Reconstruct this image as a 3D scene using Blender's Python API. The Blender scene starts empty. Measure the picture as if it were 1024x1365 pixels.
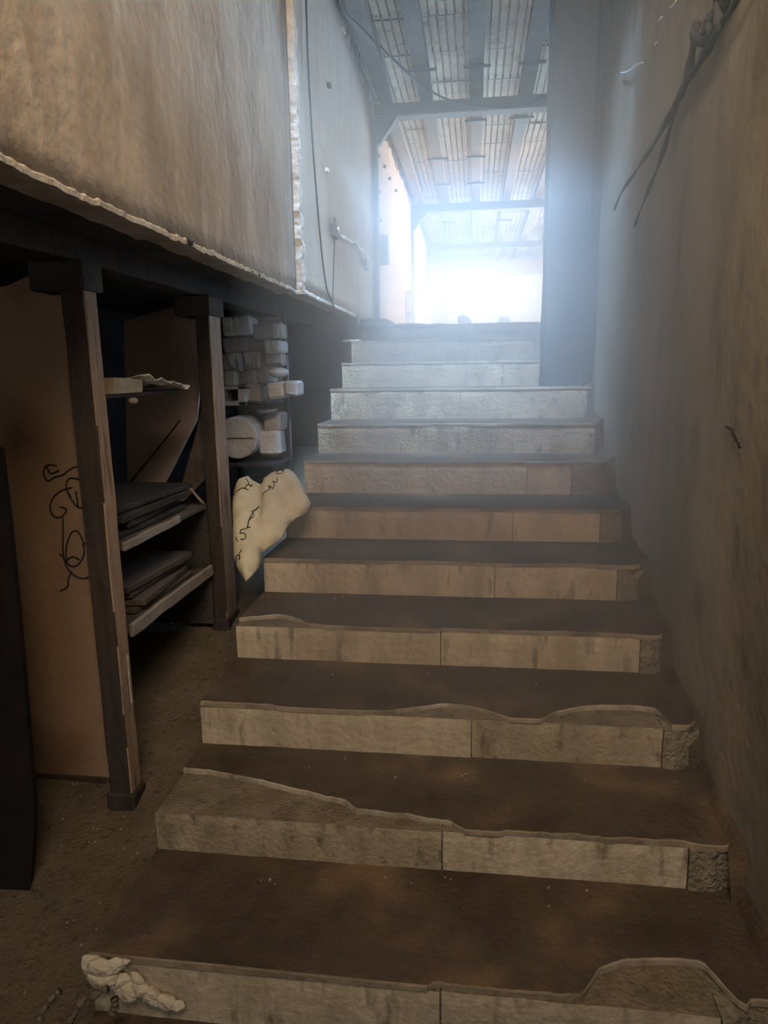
import bpy, bmesh, math, random
from mathutils import Vector, Matrix, noise
random.seed(7)
SC = bpy.context.scene
COL = SC.collection
# ---------------------------------------------------------------- camera
YAW, PITCH, ROLL, FPX = 0.1297, 0.1966, -0.0147, 936.4
CAM = Vector((0.0, -1.0586, 1.686))
cf = Vector((-math.sin(YAW)*math.cos(PITCH), math.cos(YAW)*math.cos(PITCH), -math.sin(PITCH)))
cr0 = Vector((math.cos(YAW), math.sin(YAW), 0)); cu0 = cr0.cross(cf)
cr = cr0*math.cos(ROLL) + cu0*math.sin(ROLL); cu = cu0*math.cos(ROLL) - cr0*math.sin(ROLL)
cd = bpy.data.cameras.new('camera'); cam = bpy.data.objects.new('camera', cd); COL.objects.link(cam)
cam.matrix_world = Matrix(((cr.x, cu.x, -cf.x, CAM.x), (cr.y, cu.y, -cf.y, CAM.y), (cr.z, cu.z, -cf.z, CAM.z), (0, 0, 0, 1)))
cd.sensor_fit = 'HORIZONTAL'; cd.sensor_width = 36; cd.lens = 36*FPX/1024; cd.clip_start = 0.02; cd.clip_end = 200
SC.camera = cam
# ---------------------------------------------------------------- world
w = bpy.data.worlds.new('world'); SC.world = w; w.use_nodes = True
wb = w.node_tree.nodes['Background']; wb.inputs[0].default_value = (0.80, 0.90, 1.0, 1); wb.inputs[1].default_value = 1.6
# ---------------------------------------------------------------- lights
def area(name, loc, aim, sx, sy, power, color, spread=180):
    l = bpy.data.lights.new(name, 'AREA'); l.shape = 'RECTANGLE'; l.size = sx; l.size_y = sy
    l.energy = power; l.color = color; l.spread = math.radians(spread)
    o = bpy.data.objects.new(name, l); COL.objects.link(o); o.location = loc
    o.rotation_euler = (Vector(aim)-Vector(loc)).to_track_quat('-Z', 'Y').to_euler()
    return o
area('gateway_daylight', (1.9, 16.5, 3.0), (1.2, 0, 2.6), 4.3, 1.75, 720, (0.52, 0.75, 1.0), 60)
area('side_window_daylight', (5.8, 10.0, 2.9), (-1, 9.5, 3.6), 9, 1.3, 2100, (1.0, 0.76, 0.53))
area('glow_fill_lamp', (-0.12, 2.6, 4.44), (-0.12, 4.2, 1.5), .9, .6, 240, (0.30, 0.57, 1.0), 52)  # added lamp above the view, brightens the blue glow and upper steps
area('high_fill_behind_camera', (0.0, -1.6, 4.1), (-0.4, 6.5, 2.3), 1.5, 1.2, 112, (1.0, 0.82, 0.60), 130)  # added warm lamp, set high so the lowest steps get less light
area('lower_doorway_daylight', (-0.5, -3.6, 1.5), (-0.3, 4, 0.9), 1.6, 1.8, 7, (1.0, 0.68, 0.36))
SC.view_settings.view_transform = 'Standard'; SC.view_settings.look = 'None'
SC.view_settings.exposure = 0; SC.view_settings.gamma = 1; SC.view_settings.use_curve_mapping = False
SC.cycles.volume_bounces = 1; SC.cycles.max_bounces = 6; SC.cycles.use_denoising = True
SC.cycles.sample_clamp_indirect = 4

# ---------------------------------------------------------------- helpers
def ray(x, y, axis, val):
    """point where the photograph's sight line through a pixel meets the plane axis = val"""
    d = cf + cr*((x-512)/FPX) + cu*((682.5-y)/FPX)
    t = (val-CAM[axis])/d[axis]
    return CAM + d*t
def mat(name, c1, c2, scale=3.0, bump=0.25, rough=0.9, stretch=(1, 1, 1), c3=None, c3scale=12, c3amt=0.5, bscale=40):
    m = bpy.data.materials.new(name); m.use_nodes = True; nt = m.node_tree; N = nt.nodes; L = nt.links
    b = N['Principled BSDF']; b.inputs['Roughness'].default_value = rough; b.inputs['Specular IOR Level'].default_value = 0.15
    g = N.new('ShaderNodeNewGeometry'); mp = N.new('ShaderNodeMapping'); mp.inputs['Scale'].default_value = stretch
    L.new(g.outputs['Position'], mp.inputs[0])
    n = N.new('ShaderNodeTexNoise'); n.inputs['Scale'].default_value = scale; n.inputs['Detail'].default_value = 7; n.inputs['Roughness'].default_value = .62
    L.new(mp.outputs[0], n.inputs['Vector'])
    r = N.new('ShaderNodeValToRGB'); r.color_ramp.elements[0].position = .33; r.color_ramp.elements[1].position = .68
    r.color_ramp.elements[0].color = (*c1, 1); r.color_ramp.elements[1].color = (*c2, 1)
    L.new(n.outputs[0], r.inputs[0]); out = r.outputs[0]
    if c3:
        n3 = N.new('ShaderNodeTexNoise'); n3.inputs['Scale'].default_value = c3scale; n3.inputs['Detail'].default_value = 5
        L.new(mp.outputs[0], n3.inputs['Vector'])
        r3 = N.new('ShaderNodeValToRGB'); r3.color_ramp.elements[0].position = .56; r3.color_ramp.elements[1].position = .70
        r3.color_ramp.elements[0].color = (0, 0, 0, 1); r3.color_ramp.elements[1].color = (c3amt,)*3+(1,)
        L.new(n3.outputs[0], r3.inputs[0])
        mx = N.new('ShaderNodeMix'); mx.data_type = 'RGBA'; L.new(r3.outputs[0], mx.inputs['Factor'])
        L.new(out, mx.inputs['A']); mx.inputs['B'].default_value = (*c3, 1); out = mx.outputs['Result']
    L.new(out, b.inputs['Base Color'])
    nb = N.new('ShaderNodeTexNoise'); nb.inputs['Scale'].default_value = bscale; nb.inputs['Detail'].default_value = 6
    L.new(g.outputs['Position'], nb.inputs['Vector'])
    bp = N.new('ShaderNodeBump'); bp.inputs['Strength'].default_value = bump; bp.inputs['Distance'].default_value = .02
    L.new(nb.outputs[0], bp.inputs['Height']); L.new(bp.outputs[0], b.inputs['Normal'])
    return m
M = {
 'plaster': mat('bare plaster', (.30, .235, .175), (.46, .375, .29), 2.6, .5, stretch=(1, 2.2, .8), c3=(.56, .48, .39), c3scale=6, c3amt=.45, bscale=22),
 'plaster2': mat('smoother plaster', (.27, .205, .148), (.36, .285, .215), 3.5, .3, stretch=(1, 3, .6), c3=(.30, .24, .19), c3scale=9, c3amt=.3),
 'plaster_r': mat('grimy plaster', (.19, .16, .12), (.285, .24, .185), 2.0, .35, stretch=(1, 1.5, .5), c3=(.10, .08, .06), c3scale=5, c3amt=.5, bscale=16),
 'torn': mat('torn plaster edge', (.36, .31, .25), (.62, .55, .46), 14, .6),
 'soffit': mat('dark concrete soffit', (.030, .025, .022), (.065, .055, .048), 4, .5),  # even dark tone, also on post caps and stacked planks
 'dark': mat('dark store wall', (.05, .045, .042), (.09, .08, .075), 3, .3),  # even dark tone for the store walls and roof lining
 'tread': mat('dirt darkened cement tread', (.050, .036, .026), (.112, .080, .056), 3.2, .5, c3=(.20, .125, .07), c3scale=3.2, c3amt=.55, bscale=60),
 'riser': mat('dirty off white riser', (.33, .27, .19), (.54, .455, .345), 4, .45, c3=(.13, .10, .065), c3scale=8, c3amt=.75, stretch=(2.6, 1, .7)),
 'ledge': mat('worn screed', (.15, .115, .08), (.24, .19, .135), 12, .8, c3=(.08, .06, .04), c3scale=30, c3amt=.6, bscale=90),
 'rim': mat('screed edge', (.13, .105, .08), (.40, .34, .27), 7, .4),
 'pier': mat('darkened pier plaster', (.055, .052, .050), (.095, .09, .085), 3, .3, stretch=(1, 1, .5)),  # toned down because this camera-facing side gets too much lamp light
 'nosing': mat('grimy nosing', (.11, .085, .062), (.30, .245, .18), 5, .5),
 'riser_rough': mat('rough brownish riser', (.22, .175, .12), (.40, .33, .235), 6, .45, c3=(.11, .085, .055), c3scale=14, c3amt=.8, stretch=(1.6, 1, .8), bscale=60),
 'rough': mat('rough concrete', (.17, .145, .105), (.32, .27, .20), 22, 1.0, c3=(.08, .065, .045), c3scale=45, c3amt=.6, bscale=70),
 'ground': mat('dusty ramp screed', (.10, .075, .05), (.17, .13, .09), 4, .8, c3=(.055, .04, .028), c3scale=35, c3amt=.7, bscale=80),
 'plastertear': mat('loose white plaster', (.52, .44, .34), (.68, .60, .48), 12, .8),
 'post_dark': mat('dark timber and shade tone', (.035, .026, .022), (.06, .045, .037), 6, .3, stretch=(6, 6, .6)),
 'post_lit': mat('lit worn timber side', (.26, .175, .12), (.38, .27, .19), 5, .3, stretch=(5, 5, .6), c3=(.12, .06, .035), c3scale=7, c3amt=.7),
 'ply': mat('brown board', (.235, .145, .088), (.32, .205, .13), 1.6, .15, c3=(.10, .05, .03), c3scale=1.3, c3amt=.6),
 'greyboard': mat('dusty brown board', (.40, .30, .26), (.48, .37, .325), 2, .2),
 'wood': mat('dusty dark planks', (.075, .055, .045), (.14, .11, .09), 4, .5, stretch=(4, 1, 4)),
 'edge': mat('dusty plank edge', (.24, .19, .155), (.36, .30, .25), 6, .4),
 'black': mat('near black shaded board', (.010, .008, .007), (.020, .015, .012), 4, .3),
 'ink': mat('black marker', (.02, .016, .014), (.035, .028, .024), 5, 0),
 'sack': mat('off white woven sack', (.54, .46, .32), (.66, .58, .42), 4, .35, c3=(.48, .41, .30), c3scale=5, c3amt=.6, bscale=120),
 'paper': mat('creased pale paper', (.60, .56, .48), (.78, .74, .66), 8, .5, c3=(.30, .26, .22), c3scale=12, c3amt=.5),
 'block': mat('grey brown package', (.34, .285, .245), (.46, .39, .34), 8, .6),
 'block2': mat('pale grey package', (.52, .48, .43), (.66, .61, .55), 10, .6),
 'card': mat('tan card', (.40, .33, .22), (.52, .44, .30), 8, .4),
 'blue': mat('grey portal steel', (.055, .05, .048), (.09, .08, .075), 5, .2),
 'rafter': mat('grey brown rafter', (.15, .12, .095), (.21, .17, .135), 5, .3),
 'sheet': mat('cream roof sheet', (.62, .52, .39), (.80, .69, .54), 5, .4, c3=(.30, .24, .18), c3scale=11, c3amt=.65),
 'cable': mat('black cable', (.02, .02, .022), (.03, .03, .03), 5, 0),
 'wire': mat('pale taped wire', (.5, .48, .45), (.7, .68, .64), 20, 0),
 'web': mat('pale cobweb', (.6, .6, .6), (.75, .75, .75), 20, 0),
 'hemp': mat('sooty rope', (.035, .035, .04), (.06, .06, .065), 30, .5),
 'white': mat('white painted board', (.70, .68, .65), (.80, .78, .75), 4, .1),
 'outdoor': mat('sunlit ground', (.5, .46, .40), (.6, .56, .5), 1, .1),
}
def link(name, me, m, parent=None):
    o = bpy.data.objects.new(name, me); COL.objects.link(o)
    if m is not None:
        for k in (m if isinstance(m, (list, tuple)) else [m]): me.materials.append(M[k])
    if parent is not None: o.parent = parent
    return o
def tag(o, label=None, cat=None, group=None, kind=None):
    if label: o['label'] = label
    if cat: o['category'] = cat
    if group: o['group'] = group
    if kind: o['kind'] = kind
    return o
def empty(name, loc=(0, 0, 0)):
    o = bpy.data.objects.new(name, None); COL.objects.link(o); o.location = loc; o.empty_display_size = .1
    return o
def fin(o, loc):
    """children were made in world space: shift them under the root's own place"""
    o.location = loc
    for c in o.children: c.location = c.location - Vector(loc)
    return o
def mesh(name, vs, fs, m, parent=None, mi=None, smooth=False):
    me = bpy.data.meshes.new(name); me.from_pydata([tuple(v) for v in vs], [], fs); me.update()
    o = link(name, me, m, parent)
    if mi: 
        for p, i in zip(me.polygons, mi): p.material_index = i
    if smooth:
        for p in me.polygons: p.use_smooth = True
    return o
def jit(v, a, s=6.0):
    n = noise.noise_vector(Vector(v)*s); return Vector(v) + n*a
def box(name, a, b, m, parent=None, bev=.004, j=0.0, cuts=0, rot=None, mside=None):
    """box between two corners; cuts subdivides, j roughens; rot = (ax, ay, az) about its centre; mside: material index for +X face"""
    a = Vector(a); b = Vector(b); c = (a+b)/2; s = b-a
    bm = bmesh.new(); bmesh.ops.create_cube(bm, size=1)
    for v in bm.verts: v.co = Vector((v.co.x*s.x, v.co.y*s.y, v.co.z*s.z))
    if bev: bmesh.ops.bevel(bm, geom=list(bm.edges), offset=min(bev, min(s)*.3), segments=1, affect='EDGES')
    if cuts: bmesh.ops.subdivide_edges(bm, edges=[e for e in bm.edges if e.calc_length() > max(s)/(cuts+1)*.8], cuts=cuts, use_grid_fill=True)
    if j:
        for v in bm.verts: v.co = jit(v.co+c, j)-c
    R = Matrix.Identity(3)
    if rot:
        from mathutils import Euler
        R = Euler([math.radians(k) for k in rot]).to_matrix()
    for v in bm.verts: v.co = R@v.co + c
    bm.normal_update()
    me = bpy.data.meshes.new(name); bm.to_mesh(me); bm.free()
    o = link(name, me, m, parent)
    if mside is not None:
        for p in me.polygons:
            if p.normal.x > .7: p.material_index = mside
    return o
def tube(name, pts, r, m, parent=None, seg=6):
    pts = [Vector(p) for p in pts]; vs = []; fs = []
    n = len(pts)
    for i, p in enumerate(pts):
        t = (pts[min(i+1, n-1)]-pts[max(i-1, 0)]).normalized()
        a = t.cross(Vector((.31, .2, .93))).normalized(); b = t.cross(a)
        rr = r(i/(n-1)) if callable(r) else r
        for k in range(seg):
            q = 2*math.pi*k/seg; vs.append(p + a*math.cos(q)*rr + b*math.sin(q)*rr)
    for i in range(n-1):
        for k in range(seg):
            fs.append((i*seg+k, i*seg+(k+1) % seg, (i+1)*seg+(k+1) % seg, (i+1)*seg+k))
    fs.append(tuple(range(seg))[::-1]); fs.append(tuple((n-1)*seg+k for k in range(seg)))
    return mesh(name, vs, fs, m, parent, smooth=True)
def spline(pts, n=6):
    pts = [Vector(p) for p in pts]; out = []
    P = [pts[0]]+pts+[pts[-1]]
    for i in range(1, len(P)-2):
        for k in range(n):
            t = k/n; a, b, c, d = P[i-1], P[i], P[i+1], P[i+2]
            out.append(.5*((2*b)+(c-a)*t+(2*a-5*b+4*c-d)*t*t+(3*b-a-3*c+d)*t**3))
    out.append(pts[-1]); return out
def prism(name, poly, ext, m, parent=None, j=0):
    """solid from a planar outline (3-D points) and an extrusion vector"""
    n = len(poly); e = Vector(ext)
    vs = [Vector(p) for p in poly]+[Vector(p)+e for p in poly]
    if j: vs = [jit(v, j, 20) for v in vs]
    fs = [tuple(range(n)), tuple(range(n, 2*n))[::-1]]+[(i, i+n, (i+1) % n+n, (i+1) % n) for i in range(n)]
    o = mesh(name, vs, fs, m, parent)
    bm = bmesh.new(); bm.from_mesh(o.data); bmesh.ops.recalc_face_normals(bm, faces=bm.faces); bm.to_mesh(o.data); bm.free()
    return o

# ---------------------------------------------------------------- stairs
YK = [0, .431, .850, 1.256, 1.683, 2.113, 2.546, 2.997, 3.398, 3.840, 4.296, 4.736, 5.173]
ZK = [0, .180, .327, .489, .648, .815, .984, 1.175, 1.364, 1.574, 1.757, 1.937, 2.084]
XL, XW = -1.003, .785
ZTOP = ZK[12]
XE = {1: .64, 2: .735, 3: .735, 4: .735, 5: .725, 6: .712, 7: .715}   # where each riser ends short of the wall
END = {1: .60, 2: .635, 3: .655, 4: .665, 5: .65, 6: .64, 7: .55}   # where the end block starts
JOINT = {1: -.07, 2: -.085, 3: .0, 4: -.13, 5: .1, 6: .2, 7: .3, 8: .1, 9: -.1, 10: .2, 11: 0, 12: .1}
# chipped stretches of the nosing: (x, depth of the chip behind the riser face)
CH = {
 1: [(-1.01, .0), (-.1, 0), (-.09, .012), (.27, .012), (.285, .03), (.33, .10), (.40, .135), (.50, .150), (.60, .155), (.64, .06), (.66, 0)],
 2: [(-1.01, .235), (-.92, .232), (-.80, .205), (-.705, .187), (-.55, .145), (-.40, .105), (-.36, .065), (-.22, .06), (-.06, .035), (-.02, .0), (.08, -.0), (.10, .008), (.3, .012), (.42, .004), (.45, .010), (.62, .012), (.66, 0), (.8, 0)],
 3: [(-1.01, .014), (-.75, .014), (-.70, .0), (-.4, .0), (-.30, .012), (-.10, .09), (-.02, .085), (.06, .05), (.13, .0), (.24, .0), (.30, .06), (.40, .115), (.55, .135), (.66, .12), (.675, .0), (.8, 0)],
 4: [(-1.01, .06), (-.85, .115), (-.78, .09), (-.70, .02), (-.62, 0), (-.14, 0), (-.12, .014), (.6, .012), (.67, .0), (.8, 0)],
 5: [(-1.01, .0), (-.4, .0), (-.36, .012), (-.1, .02), (.0, 0), (.2, .0), (.5, .01), (.66, 0), (.8, 0)],
 6: [(-1.01, 0), (.0, 0), (.3, .01), (.45, .0), (.8, 0)],
}
def chip(k, x):
    c = CH.get(k)
    if not c: return max(0, .006*noise.noise(Vector((x*3, k, 0))))
    for (x0, a), (x1, b) in zip(c, c[1:]):
        if x0 <= x <= x1:
            v = a+(b-a)*(x-x0)/(x1-x0)
            return max(0, v + (.006*noise.noise(Vector((x*18, k*3.1, 0))) + .004*noise.noise(Vector((x*50, k*3.1, 0))) if v > .004 else 0))
    return 0
DZ = .017
stairs = empty('staircase'); tag(stairs, 'worn concrete staircase with pale risers climbing to the bright hall', 'staircase')
for k in range(1, 13):
    y, z, zb = YK[k], ZK[k], ZK[k-1]
    yn = (YK[k+1] if k < 12 else y+.35)+.02
    xe = XE.get(k, .735 if k < 9 else .77)
    xend = END.get(k)
    # riser panels (solid slabs, their top shows where the tread is chipped back)
    def riser_slab(name, x0, x1, m, proud=0.0, top=z-DZ, rounded=0.0):
        n = max(2, int((x1-x0)/.03)); vs = []; rows = 5
        for i in range(n+1):
            x = x0+(x1-x0)*i/n
            for r in range(rows+1):
                t = r/rows; zz = zb-.01+(top-zb+.01)*t
                yy = y-proud + .0035*noise.noise(Vector((x*9, k, zz*9))) + (.003 if r == rows else 0)
                if rounded and (i == n): yy += rounded
                vs.append((x, yy, zz))
            vs.append((x, y+.30 if name == 'riser_panel' else y+.08, top)); vs.append((x, y+.30 if name == 'riser_panel' else y+.08, zb-.01))
        c = rows+3; fs = []
        for i in range(n):
            for r in range(c):
                fs.append((i*c+r, (i+1)*c+r, (i+1)*c+(r+1) % c, i*c+(r+1) % c))
        fs.append(tuple(range(c))[::-1]); fs.append(tuple(n*c+r for r in range(c)))
        return mesh(name, vs, [f[::-1] for f in fs], m, stairs,
                    mi=[1 if (j < n*c and (j % c) == rows) else 0 for j in range(len(fs))])
    xj = JOINT[k]
    xr = xend if xend else xe
    rs = riser_slab('riser_panel', XL, xj-.0025, ['riser_rough' if k == 2 or k > 7 else 'riser', 'ledge'])
    rs = riser_slab('riser_panel', xj+.0025, xr-(.003 if xend else 0), ['riser_rough' if k == 3 or k > 7 else 'riser', 'ledge'], proud=-.003)
    if xend:
        e = riser_slab('end_block', xend, xe, ['rough', 'rough'], proud=.006, rounded=.012)
        if k in (1, 2, 3): e['label'] = 'rough grey concrete end block of the riser'
    # tread slab with a broken front edge
    vs = []; n = int((XW-XL)/.015)
    for i in range(n+1):
        x = XL-.004+(XW-XL+.004)*i/n; b = chip(k, x)
        if x > xe: b += min(.05, (x-xe)*1.2)
        zz = z+.002*noise.noise(Vector((x*4, k, 1)))
        dip = -.006*max(0, 1-abs(x+.1)/.6) if k < 6 else 0
        vs += [(x, y+b-.002, z-DZ), (x, y+b, zz-.003+dip*.6), (x, y+b+.005, zz+dip*.6), (x, y+b+(yn-y-b)*.4, zz+dip), (x, yn, z), (x, yn, z-DZ)]
    fs = []; mi = []
    for i in range(n):
        for r in range(6):
            fs.append((i*6+r, i*6+(r+1) % 6, (i+1)*6+(r+1) % 6, (i+1)*6+r)); mi.append((1 if chip(k, XL+(XW-XL)*(i+.5)/n) > .028 else 2) if r in (0, 1) else 0)
    fs.append(tuple(range(6))); fs.append(tuple(n*6+r for r in range(6))[::-1]); mi += [0, 0]
    t = mesh('tread', vs, [f[::-1] for f in fs], ['tread', 'rim', 'nosing'], stairs, mi=mi)
# solid core below the slabs, seen from the side
poly = [(XL+.01, YK[1]+.02, -.3)]
for k in range(1, 13): poly += [(XL+.01, YK[k]+.02, ZK[k-1]-.022), (XL+.01, YK[k]+.02, ZK[k]-.024)]
poly += [(XL+.01, 5.5, ZTOP-.024), (XL+.01, 5.5, -.3)]
core = prism('stair_core', poly, (XW-XL-.02, 0, 0), 'rough', stairs)
# crumbled plaster on the left corner of the first step
vs = []; lump = bmesh.new()
for (x, yy, z, s) in ((-.985, .425, .150, .034), (-.955, .418, .160, .034), (-.925, .42, .165, .030), (-.955, .415, .125, .036), (-.925, .418, .110, .032), (-.90, .415, .088, .032), (-.865, .415, .095, .030), (-.83, .418, .075, .030), (-.79, .42, .068, .024), (-.755, .422, .058, .016), (-.87, .42, .125, .020), (-.895, .42, .172, .016)):
    bmesh.ops.create_icosphere(lump, subdivisions=2, radius=s, matrix=Matrix.Translation((x, yy, z))@Matrix.Diagonal((1.2, .55, .85, 1)))
for v in lump.verts: v.co = jit(jit(v.co, .014, 16), .006, 60)
me = bpy.data.meshes.new('loose_plaster'); lump.to_mesh(me); lump.free()
o = link('loose_plaster', me, 'plastertear', stairs); o['label'] = 'crumbled whitish plaster on the corner of the lowest step'; 

# ---------------------------------------------------------------- setting
def st(o, label=None):
    o['kind'] = 'structure'
    if label: o['label'] = label
    return o
def rampz(y): return max(-.26, .285*(y-1.25)-.02) if y > .4 else -.26
vs = []; fs = []; nx, ny = 34, 110
for j in range(ny+1):
    for i in range(nx+1):
        x = -2.7+(1.72)*i/nx; yy = -1.2+6.4*j/ny
        z = rampz(yy) + .010*noise.noise(Vector((x*5, yy*5, 0))) + .004*noise.noise(Vector((x*22, yy*22, 3)))
        vs.append((x, yy, z))
for j in range(ny):
    for i in range(nx):
        a = j*(nx+1)+i; fs.append((a, a+1, a+nx+2, a+nx+1))
st(mesh('floor', vs, fs, 'ground', smooth=True), 'dusty ramp floor beside the stairs')
st(box('floor_lower', (-1.0, -5, -.12), (XW+.2, YK[1]+.02, 0.0), 'tread', bev=0), 'dark floor at the foot of the stairs')
st(box('floor_entry', (-2.8, -5, -.4), (-1.0, -1.15, -.26), 'ground', bev=0))
st(box('floor_hall', (-1.6, 5.5, ZTOP-.2), (6.2, 16.6, ZTOP-.002), 'ground', bev=0))
st(box('floor_hall_side', (XW+.01, 5.0, ZTOP-.2), (6.2, 5.5, ZTOP-.002), 'ground', bev=0))
# left wall over the slab: near panel slightly set back, far panel proud of it with a torn edge
def wall_grid(name, x, y0, y1, z0, z1, m, dy=.06, dz=.09, amp=.006, ragged=.0, facing=1, th=.12):
    vs = []; fs = []; ny = int((y1-y0)/dy); nz = int((z1-z0)/dz)
    for j in range(nz+1):
        for i in range(ny+1):
            yy = y0+(y1-y0)*i/ny; z = z0+(z1-z0)*j/nz
            if j == 0 and ragged:
                z += ragged*noise.noise(Vector((yy*7, 1, 1)))+ragged*.7*noise.noise(Vector((yy*23, 4, 1)))
            xx = x+amp*noise.noise(Vector((1, yy*2.2, z*2.2)))+amp*.5*noise.noise(Vector((5, yy*9, z*5)))
            vs.append((xx, yy, z))
    n = len(vs)
    vs += [(x-facing*th, v[1], v[2]) for v in vs]
    W = ny+1
    for j in range(nz):
        for i in range(ny):
            a = j*W+i; f = (a, a+1, a+W+1, a+W); fs += [f, tuple(k+n for k in f)[::-1]]
    ring = [i for i in range(W)]+[j*W+ny for j in range(1, nz+1)]+[nz*W+i for i in range(ny-1, -1, -1)]+[j*W for j in range(nz-1, 0, -1)]
    for a, b in zip(ring, ring[1:]+ring[:1]): fs.append((b, a, a+n, b+n))
    if facing < 0: fs = [f[::-1] for f in fs]
    o = mesh(name, vs, fs, m, smooth=False); 
    for p in o.data.polygons: p.use_smooth = abs(p.normal.x) > .8
    return o
wl = st(wall_grid('wall_left', -1.035, -3.2, 3.10, 2.149, 4.5, 'plaster', ragged=.014), 'rough bare plaster wall panel nearest the camera')
st(wall_grid('wall_left_far', -1.003, 3.10, 16.2, 2.149, 4.32, 'plaster2', ragged=.010))
# torn bright edge strip where the far panel starts and the lip under both panels
vs = []; fs = []; n = 120
for i in range(n+1):
    z = 2.15+2.2*i/n; a = .008*noise.noise(Vector((z*9, 0, 0)))+.009*noise.noise(Vector((z*26, 3, 0)))
    vs += [(-1.034, 3.093+a, z), (-.996+a*.8, 3.094+a, z), (-.990+a, 3.135+a*2, z), (-1.02, 3.16, z)]
for i in range(n):
    for r in range(3): fs.append((i*4+r, i*4+r+1, i*4+r+5, i*4+r+4))
st(mesh('trim_1', vs, fs, 'torn'), 'torn pale plaster edge where two wall panels meet')
vs = []; fs = []; n = 260
for i in range(n+1):
    yy = -.8+6*i/n; xb = -1.035 if yy < 3.09 else -1.003
    a = .010*noise.noise(Vector((yy*7, 1, 1)))+.007*noise.noise(Vector((yy*23, 4, 1))); b = .005*noise.noise(Vector((yy*31, 9, 0)))
    vs += [(xb-.03, yy, 2.147+a), (xb+.006+b, yy, 2.143+a), (xb+.007+b, yy, 2.157+a+b), (xb-.002, yy, 2.166+a+b)]
for i in range(n):
    for r in range(3): fs.append((i*4+r, i*4+r+1, i*4+r+5, i*4+r+4))
st(mesh('trim_2', vs, fs, 'torn'), 'chipped pale lip along the bottom of the left wall')
for (px, py, s) in ((252, 322, .018), (336, 363, .010), (345, 367, .009)):
    p = ray(px, py, 0, -1.03); bm = bmesh.new()
    bmesh.ops.create_icosphere(bm, subdivisions=2, radius=s, matrix=Matrix.Translation(p)@Matrix.Diagonal((.6, 1.5, .7, 1)))
    for v in bm.verts: v.co = jit(v.co, .01, 40)
    me = bpy.data.meshes.new('plaster_crumb'); bm.to_mesh(me); bm.free()
    link('plaster_crumb', me, 'soffit', wl)
st(box('slab', (-2.75, -3.2, 2.165), (-1.045, 5.5, 2.33), 'soffit', bev=0, cuts=0), 'dark slab under the left wall')
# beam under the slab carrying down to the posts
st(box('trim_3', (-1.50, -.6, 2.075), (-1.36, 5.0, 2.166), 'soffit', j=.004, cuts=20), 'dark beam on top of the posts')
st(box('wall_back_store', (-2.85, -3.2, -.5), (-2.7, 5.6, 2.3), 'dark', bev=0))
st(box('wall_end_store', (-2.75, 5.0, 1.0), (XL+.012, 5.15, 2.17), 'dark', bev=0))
# right wall
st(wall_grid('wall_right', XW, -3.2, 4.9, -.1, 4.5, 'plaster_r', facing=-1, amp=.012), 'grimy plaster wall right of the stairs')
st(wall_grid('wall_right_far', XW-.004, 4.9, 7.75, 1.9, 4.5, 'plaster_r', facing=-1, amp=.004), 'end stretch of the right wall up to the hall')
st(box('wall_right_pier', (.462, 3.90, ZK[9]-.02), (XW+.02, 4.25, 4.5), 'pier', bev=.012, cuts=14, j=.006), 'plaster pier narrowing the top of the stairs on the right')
jt = st(box('trim_4', (XW-.055, 3.885, 2.62), (XW-.040, 3.905, 4.5), 'soffit', bev=0), 'dark joint line where the pier meets the right wall')
# sloping skirt of old mortar between the steps and the right wall
vs = []; fs = []
ys = [i*.05 for i in range(0, 104)]
for i, yy in enumerate(ys):
    k = max([q for q in range(13) if YK[q] <= yy+.001]); fr = (yy-YK[k])/((YK[k+1] if k < 12 else 5.6)-YK[k])
    z = ZK[k] + .02 + (.06 if fr > .6 else .02)*(.6+.6*noise.noise(Vector((yy*3, 0, 0))))
    vs += [(XW-.045+.018*noise.noise(Vector((yy*6, 2, 0))), yy, ZK[k]-.01), (XW-.020, yy, ZK[k]+.018), (XW+.012, yy, z)]
for i in range(len(ys)-1):
    for r in range(2): fs.append((i*3+r, i*3+r+1, i*3+r+4, i*3+r+3))
st(mesh('baseboard_right', vs, [f[::-1] for f in fs], 'tread'), 'dark mortar fillet along the foot of the right wall')
# back of the stairwell with its doorway, and roof over the stairs
st(box('wall_entry_left', (-2.85, -5.1, -.5), (-1.4, -5, 4.5), 'plaster_r', bev=0))
st(box('wall_entry_right', (.4, -5.1, -.5), (1.0, -5, 4.5), 'plaster_r', bev=0))
st(box('wall_entry_top', (-1.4, -5.1, 2.6), (.4, -5, 4.5), 'plaster_r', bev=0))
st(box('wall_side_entry', (-2.85, -5, -.5), (-2.75, -3.2, 4.5), 'plaster_r', bev=0))
st(box('wall_right_entry', (XW+.0, -5, -.5), (XW+.12, -3.2, 4.5), 'plaster_r', bev=0))
st(box('ceiling_over_stairs', (-2.85, -5.1, 4.46), (1.0, 2.95, 4.6), 'plaster_r', bev=0))

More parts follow.
